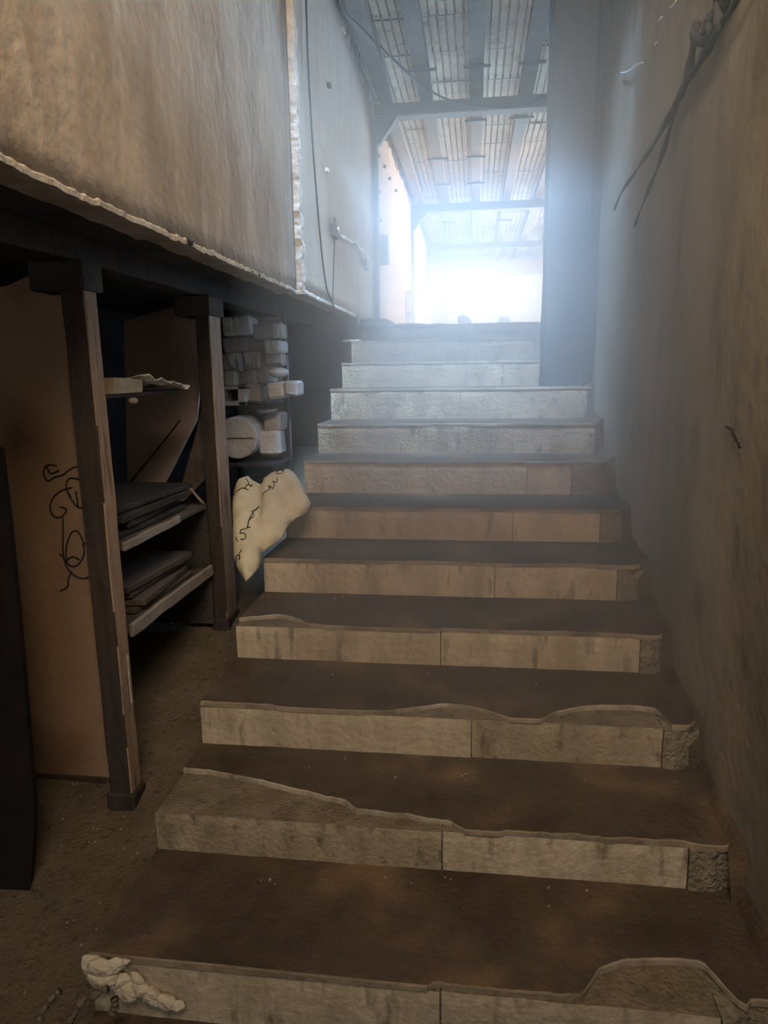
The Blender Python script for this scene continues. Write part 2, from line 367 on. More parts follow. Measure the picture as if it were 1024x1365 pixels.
# ---------------------------------------------------------------- hall shell
YE = 16.2
OX0, OX1, OZ = -.315, 4.1, 3.86
st(box('wall_far_left', (-1.1, YE, ZTOP-.1), (OX0, YE+.12, 4.6), 'plaster2', bev=.002))
st(box('wall_far_top', (OX0, YE, OZ), (OX1, YE+.12, 4.6), 'plaster2', bev=.002))
st(box('wall_far_right', (OX1, YE, ZTOP-.1), (6.3, YE+.12, 4.6), 'plaster2', bev=.002))
st(box('wall_hall_side', (6.1, 5.0, ZTOP-.1), (6.22, YE, 2.2), 'plaster2', bev=0))
st(box('wall_hall_side_top', (6.1, 5.0, 3.7), (6.22, YE, 4.6), 'plaster2', bev=0))
for yy in (5.0, 8.6, 12.2, 15.8): st(box('wall_hall_pier', (6.1, yy, 2.2), (6.22, yy+.4, 3.7), 'plaster2', bev=0))
st(box('wall_hall_near', (XW+.12, 4.95, ZTOP-.1), (6.2, 5.05, 4.6), 'plaster2', bev=0))
st(box('ground_outside', (-12, 16.4, 1.6), (18, 60, ZTOP-.02), 'outdoor', bev=0), 'sunlit ground beyond the far opening')
# ceiling: rafters and corrugated sheets
ceil = empty('ceiling'); st(ceil, 'roof of cream corrugated sheets on grey rafters')
RX = [-.86, -.48, -.02, .44, .90, 1.36, 1.82]
ZR = 4.27
def jbox(*a, **k): return box(*a, **k)
rf = None
for i, x in enumerate(RX+[2.5, 3.2, 3.9, 4.6, 5.3, 6.0]):
    x0 = x+.004*random.uniform(-1, 1)
    box('rafter', (x0-.062, 2.95, ZR-.09), (x0+.062, YE, ZR+.012), 'rafter', ceil, bev=.004, cuts=12, j=.006)
def sheet_mesh(wd, ln, nr):
    vs = []; fs = []; prof = []
    pw = wd/nr
    for i in range(nr):
        x = i*pw; prof += [(x, .034), (x+.009, .034), (x+.014, 0), (x+pw-.005, 0)]
    prof.append((wd, .030))
    for s in range(4):
        y = ln*s/3
        for (x, z) in prof: vs.append((x-wd/2, y-ln/2, z + .004*noise.noise(Vector((x*8, y*6, nr)))))
    W = len(prof)
    for s in range(3):
        for i in range(W-1): fs.append((s*W+i, (s+1)*W+i, (s+1)*W+i+1, s*W+i+1))
    me = bpy.data.meshes.new('roof_sheet'); me.from_pydata(vs, [], fs); me.materials.append(M['sheet']); return me
SL = .62
meshes = [sheet_mesh(.40, SL-.012, 6), sheet_mesh(.40, SL-.018, 6), sheet_mesh(.40, SL-.008, 6)]
cols = [(-1.125, 1)]+[((a+b)/2, 1) for a, b in zip(RX, RX[1:])]
rows = int((YE-2.95)/SL)+1
for ci, (x, _) in enumerate(cols):
    for r in range(rows):
        o = bpy.data.objects.new('roof_sheet', random.choice(meshes)); COL.objects.link(o); o.parent = ceil
        o.location = (x+random.uniform(-.004, .004), 2.95+SL*(r+.5)+random.uniform(-.006, .006), ZR+.012+random.uniform(0, .012))
        o.rotation_euler = (random.uniform(-.012, .012), 0, random.uniform(-.008, .008))
        o.scale = (.98, 1, 1)
# the sheets far to the right of the view, joined, and the dark lining above them all
vs = []; fs = []
for r in range(rows):
    for i in range(7):
        x = 1.9+i*.6; y = 2.95+SL*r
        if y < 5: continue
        a = len(vs); vs += [(x, y, ZR+.03), (x+.58, y, ZR+.03), (x+.58, y+SL-.015, ZR+.03), (x, y+SL-.015, ZR+.03)]; fs.append((a+3, a+2, a+1, a))
o = mesh('roof_sheet_field', vs, fs, 'sheet', ceil); o['kind'] = 'stuff'
box('roof_lining', (-1.3, 2.8, ZR+.085), (6.3, YE+.1, ZR+.12), 'dark', ceil, bev=0)
# dark battens seen between sheets
for yy in (3.55, 4.18, 5.45, 6.75, 8.0, 9.2, 11.7):
    for x in RX[1:4]:
        if random.random() < .75:
            box('sheet_clip', (x-.10-random.uniform(0, .03), yy-.010, ZR-.108), (x+.10+random.uniform(0, .04), yy+.010, ZR-.088), 'blue', ceil, bev=0)
# mortar remnants between roof and the left wall
for i in range(26):
    yy = 3.6+i*.24+random.uniform(-.05, .05)
    box('mortar_lump', (-1.03, yy, 4.16), (-.985-random.uniform(0, .02), yy+random.uniform(.06, .18), 4.20+random.uniform(0, .1)), 'torn', ceil, bev=.01, j=.02)

# portal frames
FR = [(6.204, 'nearest grey portal frame across the hall roof, with a cable looped past it'), (10.348, 'middle grey portal frame across the hall roof'), (13.8, 'farthest grey portal frame above the bright opening')]
for y, lab in FR:
    f = empty('portal_frame'); tag(f, lab, 'frame', 'portal frames along the hall')
    box('beam', (-.99, y-.05, 4.07), (6.05, y+.05, 4.175), 'blue', f, bev=.006)
    box('flange', (-.99, y-.075, 4.055), (6.05, y+.075, 4.069), 'rafter', f, bev=.003)
    box('post', (-.998, y-.05, ZTOP), (-.955, y+.05, 4.06), 'blue', f, bev=.004)
    box('post', (6.0, y-.05, ZTOP), (6.08, y+.05, 4.06), 'blue', f, bev=.004)
    prism('haunch', [(-.995, y-.04, 4.06), (-.995, y-.04, 3.80), (-.93, y-.04, 3.83), (-.76, y-.04, 4.06)], (0, .08, 0), 'blue', f)
    fin(f, (-.975, y, ZTOP))

# ---------------------------------------------------------------- things on the upper left wall
XF = -.985
def W(px, py, x=XF): return ray(px, py, 0, x)
c = tube('wall_cable', spline([W(404, -60), W(408, 0), W(411, 90), W(417, 190), W(423, 270), W(430, 345), W(436, 385), W(446, 410)]), .006, 'cable')
tag(c, 'thin black cable hanging down the left wall past the torn plaster edge', 'cable')
c = tube('drop_wire', spline([W(446, 318), W(445, 350), W(444, 385), W(443, 404)]), .0045, 'cable')
tag(c, 'short thin wire dropping from the small junction box', 'wire')
j = empty('junction_box'); tag(j, 'small junction box on the left wall with pale twisted wires', 'junction box')
p = W(446, 306)
box('housing', (-1.0, p.y-.07, p.z-.055), (-.965, p.y+.07, p.z+.03), 'blue', j)
tube('conduit', spline([W(446, 290), W(447, 298), W(446, 306)]), .012, 'rafter', j)
tube('twisted_wire', spline([W(449, 303, -.97), W(453, 314, -.96), W(461, 318, -.95), W(467, 322, -.96), W(474, 324, -.95), W(478, 331, -.95), W(486, 336, -.96), W(490, 346, -.97)]), lambda t: .011+.006*math.sin(t*34), 'wire', j)
q = W(490, 352, -.98); box('wire_end', (-1.0, q.y-.07, q.z-.05), (-.97, q.y+.05, q.z+.04), 'rafter', j)
fin(j, (-1.0, p.y, p.z))
d = empty('distribution_box'); tag(d, 'dark square electrical box beside the nearest portal post', 'electrical box')
a = ray(517, 313, 1, 6.35); b = ray(501, 352, 1, 6.35)
box('box_body', (b.x+.02, 6.30, b.z), (a.x, 6.48, a.z), 'blue', d, bev=.006)
box('box_edge', (a.x, 6.305, b.z+.01), (a.x+.018, 6.47, a.z-.01), 'white', d, bev=.004, j=.006, cuts=3)
fin(d, ((a.x+b.x)/2, 6.4, b.z))
# small nail holes
NL = {(504, 208): 'topmost dark nail stub on the wall past the nearest portal post', (512, 222): 'dark nail stub second from the top, slightly right, past the nearest portal post', (519, 238): 'dark nail stub third down the slanting row past the nearest portal post', (528, 254): 'lowest nail stub of the slanting row, farthest from the portal post', (505, 256): 'dark nail stub close beside the nearest portal post, left of the slanting row', (507, 294): 'lone dark nail stub just above the dark square electrical box', (438, 114): 'dark nail stub high on the wall, right of the long hanging cable'}
for px, py in ((504, 208), (512, 222), (519, 238), (528, 254), (505, 256), (507, 294), (438, 114), (435, 227)):
    pp = ray(px, py, 0, -.995)
    o = box('wall_nail', (pp.x-.02, pp.y-.02, pp.z-.014), (pp.x+.02, pp.y+.02, pp.z+.014), 'white' if px == 435 else 'soffit', None, bev=.006)
    tag(o, 'pale chip in the plaster between the two hanging cables' if px == 435 else NL[(px, py)], 'nail', None if px == 435 else 'nail stubs in the left wall')
c = tube('roof_cable', spline([(-.86, 3.2, 4.16), ray(450, 0, 1, 3.7), ray(482, 38, 1, 4.2), ray(520, 75, 1, 4.7), ray(556, 108, 1, 5.2), ray(590, 130, 1, 5.6), ray(630, 141, 1, 5.85), ray(665, 144, 1, 6.0), ray(700, 140, 1, 6.1), ray(735, 128, 1, 6.15), (1.1, 6.2, 4.05)]), .009, 'cable')
tag(c, 'black cable slung across under the roof to the nearest portal beam', 'cable')

# ---------------------------------------------------------------- far end of the hall
o = empty('door_1'); st(o, 'pale door leaf open at the left of the far opening')
a = ray(597, 372, 1, YE-.03)
box('door_leaf', (a.x, YE-.05, ZTOP), (OX0-.01, YE-.005, a.z), 'white', o, bev=.004)
box('door_rail', (a.x+.05, YE-.065, 3.0), (OX0-.06, YE-.05, 3.05), 'plaster2', o, bev=.003)
box('door_handle', (OX0-.08, YE-.09, 2.95), (OX0-.055, YE-.05, 3.15), 'blue', o, bev=.003)
o = prism('leaning_board', [ray(565, 398, 1, 12.6), ray(571, 399, 1, 12.6), ray(580, 440, 1, 12.6)+Vector((0, 0, -.55)), ray(566, 440, 1, 12.6)+Vector((0, 0, -.55))], (0, .05, 0), 'white')
o.location.z = 0; tag(o, 'narrow white board leaning on the left wall near the hall end', 'board')
f = empty('trestle'); tag(f, 'thin grey metal stand against the wall between two portal posts', 'stand')
for (x, y) in ((541, 9.3), (549, 9.3)):
    q = ray(x, 388, 1, y); box('leg', (q.x-.012, y, ZTOP), (q.x+.012, y+.03, q.z), 'rafter', f, bev=.002)
    box('leg', (q.x-.012, y+.35, ZTOP), (q.x+.012, y+.38, q.z), 'rafter', f, bev=.002)
qa, qb = ray(540, 388, 1, 9.3), ray(550, 388, 1, 9.3)
for dz in (0, -.28): box('crossbar', (qa.x, 9.3, qa.z-.02+dz), (qb.x, 9.68, qa.z+dz), 'rafter', f, bev=.002)
fin(f, (qa.x, 9.3, ZTOP))
for (px, py, y, s, m, lab) in ((618, 430, 7.0, .055, 'rafter', 'grey rubble heap at the foot of the door leaf'), (672, 430, 7.2, .05, 'wire', 'small pale heap on the hall floor before the opening')):
    q = ray(px, py, 1, y); bm = bmesh.new()
    bmesh.ops.create_icosphere(bm, subdivisions=3, radius=s, matrix=Matrix.Translation((q.x, y, ZTOP+.12))@Matrix.Diagonal((1.5, 1.3, 2.2, 1)))
    for v in bm.verts: v.co = jit(v.co, .05, 9); v.co.z = max(v.co.z, ZTOP)
    me = bpy.data.meshes.new('rubble_heap'); bm.to_mesh(me); bm.free(); tag(link('rubble_heap', me, m), lab, 'rubble')
# dirt bank on the top left corner of the stairs
bm = bmesh.new()
bmesh.ops.create_icosphere(bm, subdivisions=4, radius=1, matrix=Matrix.Translation((-.86, 5.28, ZTOP-.02))@Matrix.Diagonal((.17, .30, .085, 1)))
bmesh.ops.create_icosphere(bm, subdivisions=3, radius=1, matrix=Matrix.Translation((-.50, 5.30, ZTOP-.02))@Matrix.Diagonal((.30, .16, .035, 1)))
for v in bm.verts: v.co = jit(v.co, .018, 9); v.co.z = max(v.co.z, ZTOP-.03)
me = bpy.data.meshes.new('dirt_bank'); bm.to_mesh(me); bm.free(); o = link('dirt_bank', me, 'soffit')
for p in me.polygons: p.use_smooth = True
tag(o, 'dark swept dirt in the left corner of the top step', 'dirt')
a, b = ray(460, 450, 1, 5.1), ray(483, 448, 1, 5.1)
o = box('white_stick', (a.x, 4.98, ZK[11]+.001), (b.x, 5.02, ZK[11]+.022), 'white', rot=(0, 0, 4)); tag(o, 'small white stick lying at the left end of the topmost tread', 'stick')

# ---------------------------------------------------------------- posts under the slab
def footed(x0, x1, y0, y1, top, lab, tilt=None):
    r = empty('wooden_post'); tag(r, lab, 'post', 'posts holding up the slab')
    zb = rampz(y0)-.02
    box('shaft', (x0, y0, zb), (x1, y1, top), ['post_dark', 'post_lit'], r, bev=.004, cuts=14, j=.004, mside=1)  # side toward the stairs coloured as if window-lit, the rest as shaded
    box('cap', (x0-.10, y0-.02, top-.10), (x1+.01, y1+.03, top), 'soffit', r, bev=.006)
    box('foot', (x0-.012, y0-.012, zb), (x1+.012, y1+.02, zb+.085), 'post_dark', r, bev=.01, j=.006, cuts=3)
    return fin(r, ((x0+x1)/2, (y0+y1)/2, zb))
footed(-1.425, -1.335, 1.305, 1.39, 2.076, 'nearest square timber post, shaded front and lit worn side put in by colour')
p2 = footed(-1.40, -1.325, 2.44, 2.60, 2.076, 'farther timber post standing just left of the white sack')
o = box('paint_drip', (0, 0, 0), (.003, .012, .20), 'torn', None, bev=.001)
o.location = (-1.334, 1.36, .42); tag(o, 'pale paint streak on the side of the nearest post', 'streak')

# brown board with the scrawl
bd = empty('plywood_board'); tag(bd, 'tall brown board behind the nearest post with a black scrawl', 'board')
YB = 1.42
top = [ray(90, 362, 1, YB), ray(62, 362, 1, YB), ray(35, 369, 1, YB), ray(10, 381, 1, YB), ray(-60, 392, 1, YB)]
out = [Vector((-1.37, YB, top[0].z)), *top, Vector((top[-1].x-.3, YB, top[-1].z)), Vector((top[-1].x-.3, YB, .0)), ray(40, 1040, 1, YB), ray(150, 1048, 1, YB), Vector((-1.37, YB, .01))]
prism('panel', out, (0, .018, 0), 'ply', bd)
box('contact_shadow_band', (-2.55, YB-.006, -.01), (-1.38, YB+.03, .052), 'post_dark', bd, bev=.004)  # contact shadow along the foot of the panel, built as a dark strip
def stroke(pts, r=.0035, parent=bd, y=YB-.001, name='scrawl_line'):
    return tube(name, spline([ray(a, b, 1, y) for a, b in pts], 5), r, 'ink', parent, seg=5)
for s in ([(76, 621), (63, 620), (58, 630), (64, 641), (73, 636), (84, 633), (93, 626), (103, 622), (110, 625), (113, 634)],
          [(62, 621), (68, 631), (79, 627)],
          [(89, 644), (92, 638), (102, 638), (111, 643), (116, 655)],
          [(96, 650), (84, 653), (73, 661), (67, 674), (70, 686), (79, 690), (87, 684), (88, 678), (80, 676)],
          [(88, 652), (93, 660), (97, 668), (104, 676), (118, 678)],
          [(101, 655), (103, 668), (104, 677)], [(88, 645), (90, 655), (94, 664)],
          [(84, 690), (84, 710), (84, 735), (87, 750), (92, 760), (101, 768), (112, 771), (122, 768)],
          [(96, 709), (90, 722), (88, 740), (91, 752), (100, 755), (108, 748), (112, 737), (110, 720), (103, 708), (96, 709)],
          [(88, 748), (97, 742), (106, 746)], [(80, 738), (84, 742)], [(110, 728), (117, 721)],
          [(96, 762), (91, 772), (90, 782), (80, 788)]): stroke(s)
fin(bd, (-1.7, YB, 0))

# board leaning at the very left foreground, shade put into its near-black colour
o = prism('shaded_board', [ray(x, y, 1, .95) for x, y in ((-90, 560), (0, 600), (12, 700), (22, 800), (31, 900), (46, 1075), (45, 1120), (38, 1210), (32, 1300), (27, 1440), (-90, 1440))], (-.02, .05, 0), 'black')
tag(o, 'board in the left foreground with shade put into its black colour, cut by the frame', 'board')

# shelf unit between the posts
sh = empty('shelf_unit'); tag(sh, 'dusty plank shelves between the two posts', 'shelf')
box('shelf_board', (-2.0, 1.50, .655), (-1.385, 2.40, .675), 'wood', sh, bev=.003, cuts=6, j=.006)
box('shelf_lip', (-1.39, 1.50, .640), (-1.372, 2.40, .695), 'edge', sh, bev=.003, cuts=8, j=.006)
box('shelf_board', (-2.0, 1.50, 1.00), (-1.385, 2.40, 1.020), 'wood', sh, bev=.003, cuts=6, j=.006)
box('shelf_lip', (-1.39, 1.50, 1.00), (-1.374, 2.05, 1.035), 'edge', sh, bev=.003, cuts=8, j=.008)
box('shelf_board', (-2.0, 1.50, 1.60), (-1.40, 2.20, 1.618), 'soffit', sh, bev=.003)
box('upright', (-2.02, 1.46, .2), (-1.96, 1.52, 2.07), 'post_dark', sh)
box('upright', (-2.02, 2.38, .3), (-1.96, 2.44, 2.07), 'post_dark', sh)
box('side_panel', (-1.96, 2.41, .36), (-1.39, 2.43, 1.02), 'soffit', sh, bev=.002)
fin(sh, (-1.7, 1.95, rampz(1.95)))
# boards standing behind the shelf
YQ = 2.72
pb = prism('backing_board', [ray(165, 428, 1, YQ), ray(262, 400, 1, YQ), ray(266, 520, 1, YQ), ray(262, 560, 1, YQ), ray(218, 648, 1, YQ), ray(170, 648, 1, YQ)], (0, .02, 0), 'greyboard')
tag(pb, 'dusty brown board with slanting lower corner behind the shelves', 'board')
o = prism('leaning_plank', [ray(236, 668, 1, YQ-.1), ray(262, 575, 1, YQ-.1), ray(268, 545, 1, YQ-.1), ray(272, 640, 1, YQ-.1), ray(245, 668, 1, YQ-.1)], (0, .03, 0), 'wood')
tag(o, 'narrow grey plank leaning against the slanted board beside the second post', 'plank')
o = tube('crack_batten', [ray(172, 645, 1, YQ-.01), ray(205, 605, 1, YQ-.01), ray(240, 560, 1, YQ-.01)], .004, 'ink')
tag(o, 'thin dark stick resting diagonally on the dusty brown board', 'stick')
o = tube('pale_stick', [ray(253, 650, 1, 2.45)+Vector((0, 0, 0)), ray(262, 661, 1, 2.45), ray(273, 673, 1, 2.45)], .008, 'edge')
tag(o, 'short pale stick poking out above the shelf left of the second post', 'stick')
# dark bundles on the shelves
def pile(name, x0, x1, y0, y1, z, n, m, lab, cat, grp=None):
    zz = z
    for i in range(n):
        h = random.uniform(.018, .035)
        o = box(name, (x0+random.uniform(0, .06), y0+random.uniform(0, .06), zz), (x1-random.uniform(0, .04), y1-random.uniform(0, .1), zz+h), m, None, bev=.004, cuts=3, j=.005, rot=(0, 0, random.uniform(-4, 4)))
        tag(o, lab[i], cat, grp); zz += h+.006
pile('folded_cloth', -1.90, -1.42, 1.62, 2.30, .680, 4, 'wood', ['lowest dark folded cloth on the bottom shelf', 'second dark folded cloth up on the bottom shelf', 'third dark folded cloth up on the bottom shelf', 'topmost dark folded cloth on the bottom shelf'], 'cloth', 'folded cloths on the bottom shelf')
pile('dark_plank', -1.90, -1.42, 1.60, 2.35, 1.024, 4, 'soffit', ['lowest dark plank on the middle shelf', 'second dark plank up on the middle shelf', 'third dark plank up on the middle shelf', 'topmost dark plank on the middle shelf'], 'plank', 'planks on the middle shelf')
# papers on the high shelf
o = prism('card_box', [Vector((-1.395, 1.56, 1.618)), Vector((-1.395, 1.80, 1.618)), Vector((-1.39, 1.80, 1.672)), Vector((-1.39, 1.56, 1.680))], (-.3, 0, 0), 'card'); tag(o, 'flat tan cardboard box on the high shelf behind the nearest post', 'box')
vs = []; fs = []
for i in range(9):
    for k in range(19):
        x = -1.62+.27*i/8; y = 1.76+.44*k/18; t = k/18
        vs.append((x+.012*noise.noise(Vector((x*20, y*20, 0))), y, 1.632+.055*(1-t)*(.4+.6*i/8)+.022*noise.noise(Vector((x*14, y*16, 4)))))
for i in range(8):
    for k in range(18):
        a = i*19+k; fs.append((a, a+19, a+20, a+1))
o = mesh('crumpled_paper', vs, fs, 'paper'); sm = o.modifiers.new('s', 'SOLIDIFY'); sm.thickness = .004
tag(o, 'crumpled whitish paper hanging off the end of the high shelf', 'paper')
q = ray(181, 522, 0, -1.385); bm = bmesh.new(); bmesh.ops.create_uvsphere(bm, u_segments=12, v_segments=8, radius=.018, matrix=Matrix.Translation((-1.40, q.y, 1.585))@Matrix.Diagonal((1, 1.5, .8, 1)))
me = bpy.data.meshes.new('porcelain_knob'); bm.to_mesh(me); bm.free(); o = link('porcelain_knob', me, 'edge'); tag(o, 'small pale knob fixed under the high shelf', 'knob')

# ---------------------------------------------------------------- stack of packages right of the second post
# px box (x0, y0, x1, y1), distance, material, torn paper on the front, label
ST = [
 (345, 575, 372, 606, 3.62, 'block2', 0, 'pale upright carton at the bottom right of the stack'),
 (351, 550, 374, 577, 3.66, 'block', 0, 'grey carton standing on the pale bottom right carton'),
 (296, 515, 328, 541, 3.55, 'block2', 2, 'open pale carton with a dark square hole'),
 (327, 512, 345, 536, 3.62, 'block', 0, 'narrow grey packet right of the carton with the hole'),
 (356, 509, 378, 531, 3.55, 'block2', 0, 'whitish packet at the right edge of the stack, below the rounded bundle'),
 (378, 508, 396, 529, 3.55, 'block', 0, 'grey packet sticking out at the far right of the stack'),
 (296, 494, 312, 517, 3.55, 'card', 0, 'yellowish packet beside the second post'),
 (312, 492, 342, 514, 3.66, 'block', 0, 'brownish packet right of the yellowish one'),
 (340, 486, 358, 512, 3.68, 'block', 0, 'grey packet left of the rounded bundle'),
 (296, 470, 322, 495, 3.62, 'block', 1, 'brown packet with torn white paper over the yellowish one'),
 (322, 468, 350, 493, 3.66, 'block', 1, 'brown packet with one white tear in mid stack'),
 (350, 470, 374, 488, 3.64, 'block', 0, 'plain grey packet above the rounded bundle'),
 (352, 453, 374, 471, 3.56, 'block2', 1, 'white fronted packet at the right in the third layer'),
 (296, 447, 326, 471, 3.62, 'block', 0, 'plain brown packet in the third layer beside the second post'),
 (326, 446, 353, 469, 3.66, 'block', 0, 'plain brown packet in the middle of the third layer'),
 (333, 430, 374, 452, 3.60, 'block', 3, 'wide grey packet with a white printed end in the second layer'),
 (294, 421, 333, 447, 3.55, 'paper', 1, 'white crumpled packet at the top left of the stack'),
]
random.seed(11)
for (x0, y0, x1, y1, Y, m, torn, lab) in ST:
    a = ray(x0, y1, 1, Y); b = ray(x1, y0, 1, Y); dd = .20
    r = empty('paper_packet'); tag(r, lab, 'packet', 'packets stacked under the slab')
    if torn == 2:
        zt, zb_, xa, xb = b.z, a.z, a.x, b.x
        box('side', (xa, Y, zb_), (xa+.02, Y+dd, zt), m, r); box('side', (xb-.06, Y, zb_), (xb, Y+dd, zt), m, r)
        box('side', (xa, Y, zb_), (xb, Y+dd, zb_+.03), m, r); box('side', (xa, Y, zt-.02), (xb, Y+dd, zt), m, r); box('back', (xa, Y+dd-.02, zb_), (xb, Y+dd, zt), 'soffit', r)
    else:
        box('wrap', (a.x+.001, Y, a.z), (b.x-.001, Y+dd, b.z-.002), m, r, bev=.014, cuts=3, j=.012, rot=(random.uniform(-1, 1), random.uniform(-4, 3), random.uniform(-6, 6)))
    if torn == 1:
        for q in range(5):
            xx = a.x+(b.x-a.x)*random.uniform(.1, .85); ww = random.uniform(.008, .022); zt = b.z-.004; zl = a.z+(b.z-a.z)*random.uniform(.05, .5)
            prism('torn_paper', [Vector((xx-ww, Y-.012, zt)), Vector((xx+ww, Y-.013, zt-.004)), Vector((xx+ww*.4, Y-.014, zl)), Vector((xx-ww*.2, Y-.013, zl+.01))], (0, .004, 0), 'paper', r)
    if torn == 3:
        box('printed_end', (b.x-.045, Y-.012, a.z+.005), (b.x-.004, Y-.006, b.z-.008), 'white', r, bev=.002)
        box('printed_bar', (b.x-.034, Y-.014, a.z+.02), (b.x-.030, Y-.011, b.z-.018), 'ink', r, bev=0)
    fin(r, ((a.x+b.x)/2, Y+.1, a.z))
def blob(name, c, s, m, lab, cat, j=.02, sub=3, js=8):
    bm = bmesh.new(); bmesh.ops.create_icosphere(bm, subdivisions=sub, radius=1, matrix=Matrix.Translation(c)@Matrix.Diagonal((*s, 1)))
    for v in bm.verts: v.co = jit(v.co, j, js)
    me = bpy.data.meshes.new(name); bm.to_mesh(me); bm.free(); o = link(name, me, m)
    for p in me.polygons: p.use_smooth = True
    return tag(o, lab, cat)
q = ray(369, 496, 1, 3.56); blob('rolled_bundle', (q.x, 3.60, q.z), (.062, .12, .035), 'block2', 'rounded pale bundle at the right of the stack', 'bundle', .008)
# round drum seen end on
q = ray(314, 584, 1, 3.52); dr = empty('round_drum'); tag(dr, 'pale round drum lying below the packets beside the second post', 'drum')
bm = bmesh.new(); bmesh.ops.create_cone(bm, cap_ends=True, segments=40, radius1=.148, radius2=.142, depth=.2, matrix=Matrix.Translation((q.x, 3.64, q.z))@Matrix.Rotation(math.radians(90), 4, 'X'))
bmesh.ops.bevel(bm, geom=[e for e in bm.edges if e.calc_length() > .0], offset=.006, segments=1, affect='EDGES')
me = bpy.data.meshes.new('drum_body'); bm.to_mesh(me); bm.free(); link('drum_body', me, 'block2', dr)
box('drum_strap', (q.x-.14, 3.528, q.z-.004), (q.x+.12, 3.538, q.z+.001), 'wood', dr, bev=.001)
fin(dr, (q.x, 3.64, q.z-.148))
pa, pb_ = ray(338, 549, 1, 3.5), ray(366, 546, 1, 3.5)
bm = bmesh.new(); bmesh.ops.create_cone(bm, cap_ends=True, segments=24, radius1=.055, radius2=.075, depth=.016, matrix=Matrix.Translation(((pa.x+pb_.x)/2, 3.58, pa.z))@Matrix.Rotation(math.radians(-5), 4, 'Y'))
me = bpy.data.meshes.new('shallow_dish'); bm.to_mesh(me); bm.free(); tag(link('shallow_dish', me, 'block2'), 'shallow pale dish wedged in the gap above the drum', 'dish')
# rack that carries the stack
rk = empty('stack_rack'); tag(rk, 'dark rack with two boards carrying the stacked packets', 'rack')
zr1 = ray(320, 615, 1, 3.6).z; zr2 = ray(320, 541, 1, 3.6).z; xr = ray(376, 560, 1, 3.7).x
box('rack_board', (-1.72, 3.50, zr1-.03), (xr, 3.95, zr1-.004), 'soffit', rk)
box('rack_board', (-1.72, 3.56, zr2-.012), (xr-.02, 3.95, zr2), 'soffit', rk)
box('rack_back', (-1.74, 3.90, zr1-.03), (xr, 3.93, 2.10), 'block', rk, cuts=4, j=.006)
for x in (-1.73, xr-.03): box('leg', (x, 3.88, rampz(3.9)-.02), (x+.03, 3.95, 2.1), 'soffit', rk)
for x in (-1.73, xr-.03): box('leg', (x, 3.52, rampz(3.5)-.02), (x+.03, 3.56, zr1), 'soffit', rk)
fin(rk, (-1.5, 3.7, rampz(3.7)))

# ---------------------------------------------------------------- white sack draped over the stair edge
SK = [(312, 652), (318, 644), (325, 640), (333, 638), (341, 643), (347, 647), (353, 641), (362, 634), (372, 630), (384, 628), (393, 633), (401, 642), (407, 655), (414, 671), (411, 680), (404, 686), (395, 691), (386, 698), (381, 706), (376, 716), (368, 724), (358, 730), (349, 737), (348, 748), (344, 758), (336, 767), (328, 775), (321, 766), (316, 756), (312, 742), (310, 722), (310, 700), (309, 676)]
n0 = Vector((0, -.42, .98)).normalized()       # the sack lies on the line of the nosings, tipped a little
P0 = Vector((XL, 2.113, .815))+n0*.075
def onbag(px, py, off=0):
    d = (cf + cr*((px-512)/FPX) + cu*((682.5-py)/FPX)); t = (P0-CAM).dot(n0)/d.dot(n0)
    return CAM+d*t+n0*off
def inside(x, y, P):
    c = False; n = len(P)
    for i in range(n):
        (x1, y1), (x2, y2) = P[i], P[(i+1) % n]
        if (y1 > y) != (y2 > y) and x < (x2-x1)*(y-y1)/(y2-y1)+x1: c = not c
    return c
def edist(x, y, P):
    b = 1e9; n = len(P)
    for i in range(n):
        (x1, y1), (x2, y2) = P[i], P[(i+1) % n]; dx, dy = x2-x1, y2-y1
        t = max(0, min(1, ((x-x1)*dx+(y-y1)*dy)/(dx*dx+dy*dy))); b = min(b, math.hypot(x-x1-t*dx, y-y1-t*dy))
    return b
from mathutils.geometry import delaunay_2d_cdt
pts = [Vector(p) for p in SK]; nb = len(pts); edges = [(i, (i+1) % nb) for i in range(nb)]
gx = 306
while gx < 418:
    gy = 624
    while gy < 780:
        x, y = gx+random.uniform(-.8, .8), gy+random.uniform(-.8, .8)
        if inside(x, y, SK) and edist(x, y, SK) > 2.0: pts.append(Vector((x, y)))
        gy += 3.4
    gx += 3.4
V2, E2, F2, *_ = delaunay_2d_cdt(pts, edges, [], 0, 1e-4)
F2 = [f for f in F2 if inside(sum(V2[i].x for i in f)/3, sum(V2[i].y for i in f)/3, SK)]
def puff(x, y):
    d = edist(x, y, SK); h = min(1, d/15.0); h = math.sqrt(max(0, 1-(1-h)**2))*.055
    u = (x-360)*.7+(y-690)*.72      # creases run down the sack
    v = (x-360)*.72-(y-690)*.7
    h += .0025*math.sin(v*.32+math.sin(u*.09)*1.6)*min(1, d/8) + .012*noise.noise(Vector((x*.06, y*.06, 2))) + .006*abs(noise.noise(Vector((x*.13, y*.09, 7))))*min(1, d/6)
    if x < 352 and y < 700: h -= .018*math.exp(-((x-347)/9)**2)
    return h
top_ = [onbag(v.x, v.y, puff(v.x, v.y)) for v in V2]; bot = [onbag(v.x, v.y, -.35*puff(v.x, v.y)-.002) for v in V2]
nv = len(V2); fs = [tuple(f) for f in F2]+[tuple(i+nv for i in f)[::-1] for f in F2]
sk = mesh('sack', top_+bot, fs, 'sack', smooth=True)
bm = bmesh.new(); bm.from_mesh(sk.data); bmesh.ops.remove_doubles(bm, verts=bm.verts, dist=.0045); bmesh.ops.recalc_face_normals(bm, faces=bm.faces); bm.to_mesh(sk.data); bm.free()
tag(sk, 'off white sack with black handwriting draped over the left edge of the stairs', 'sack')
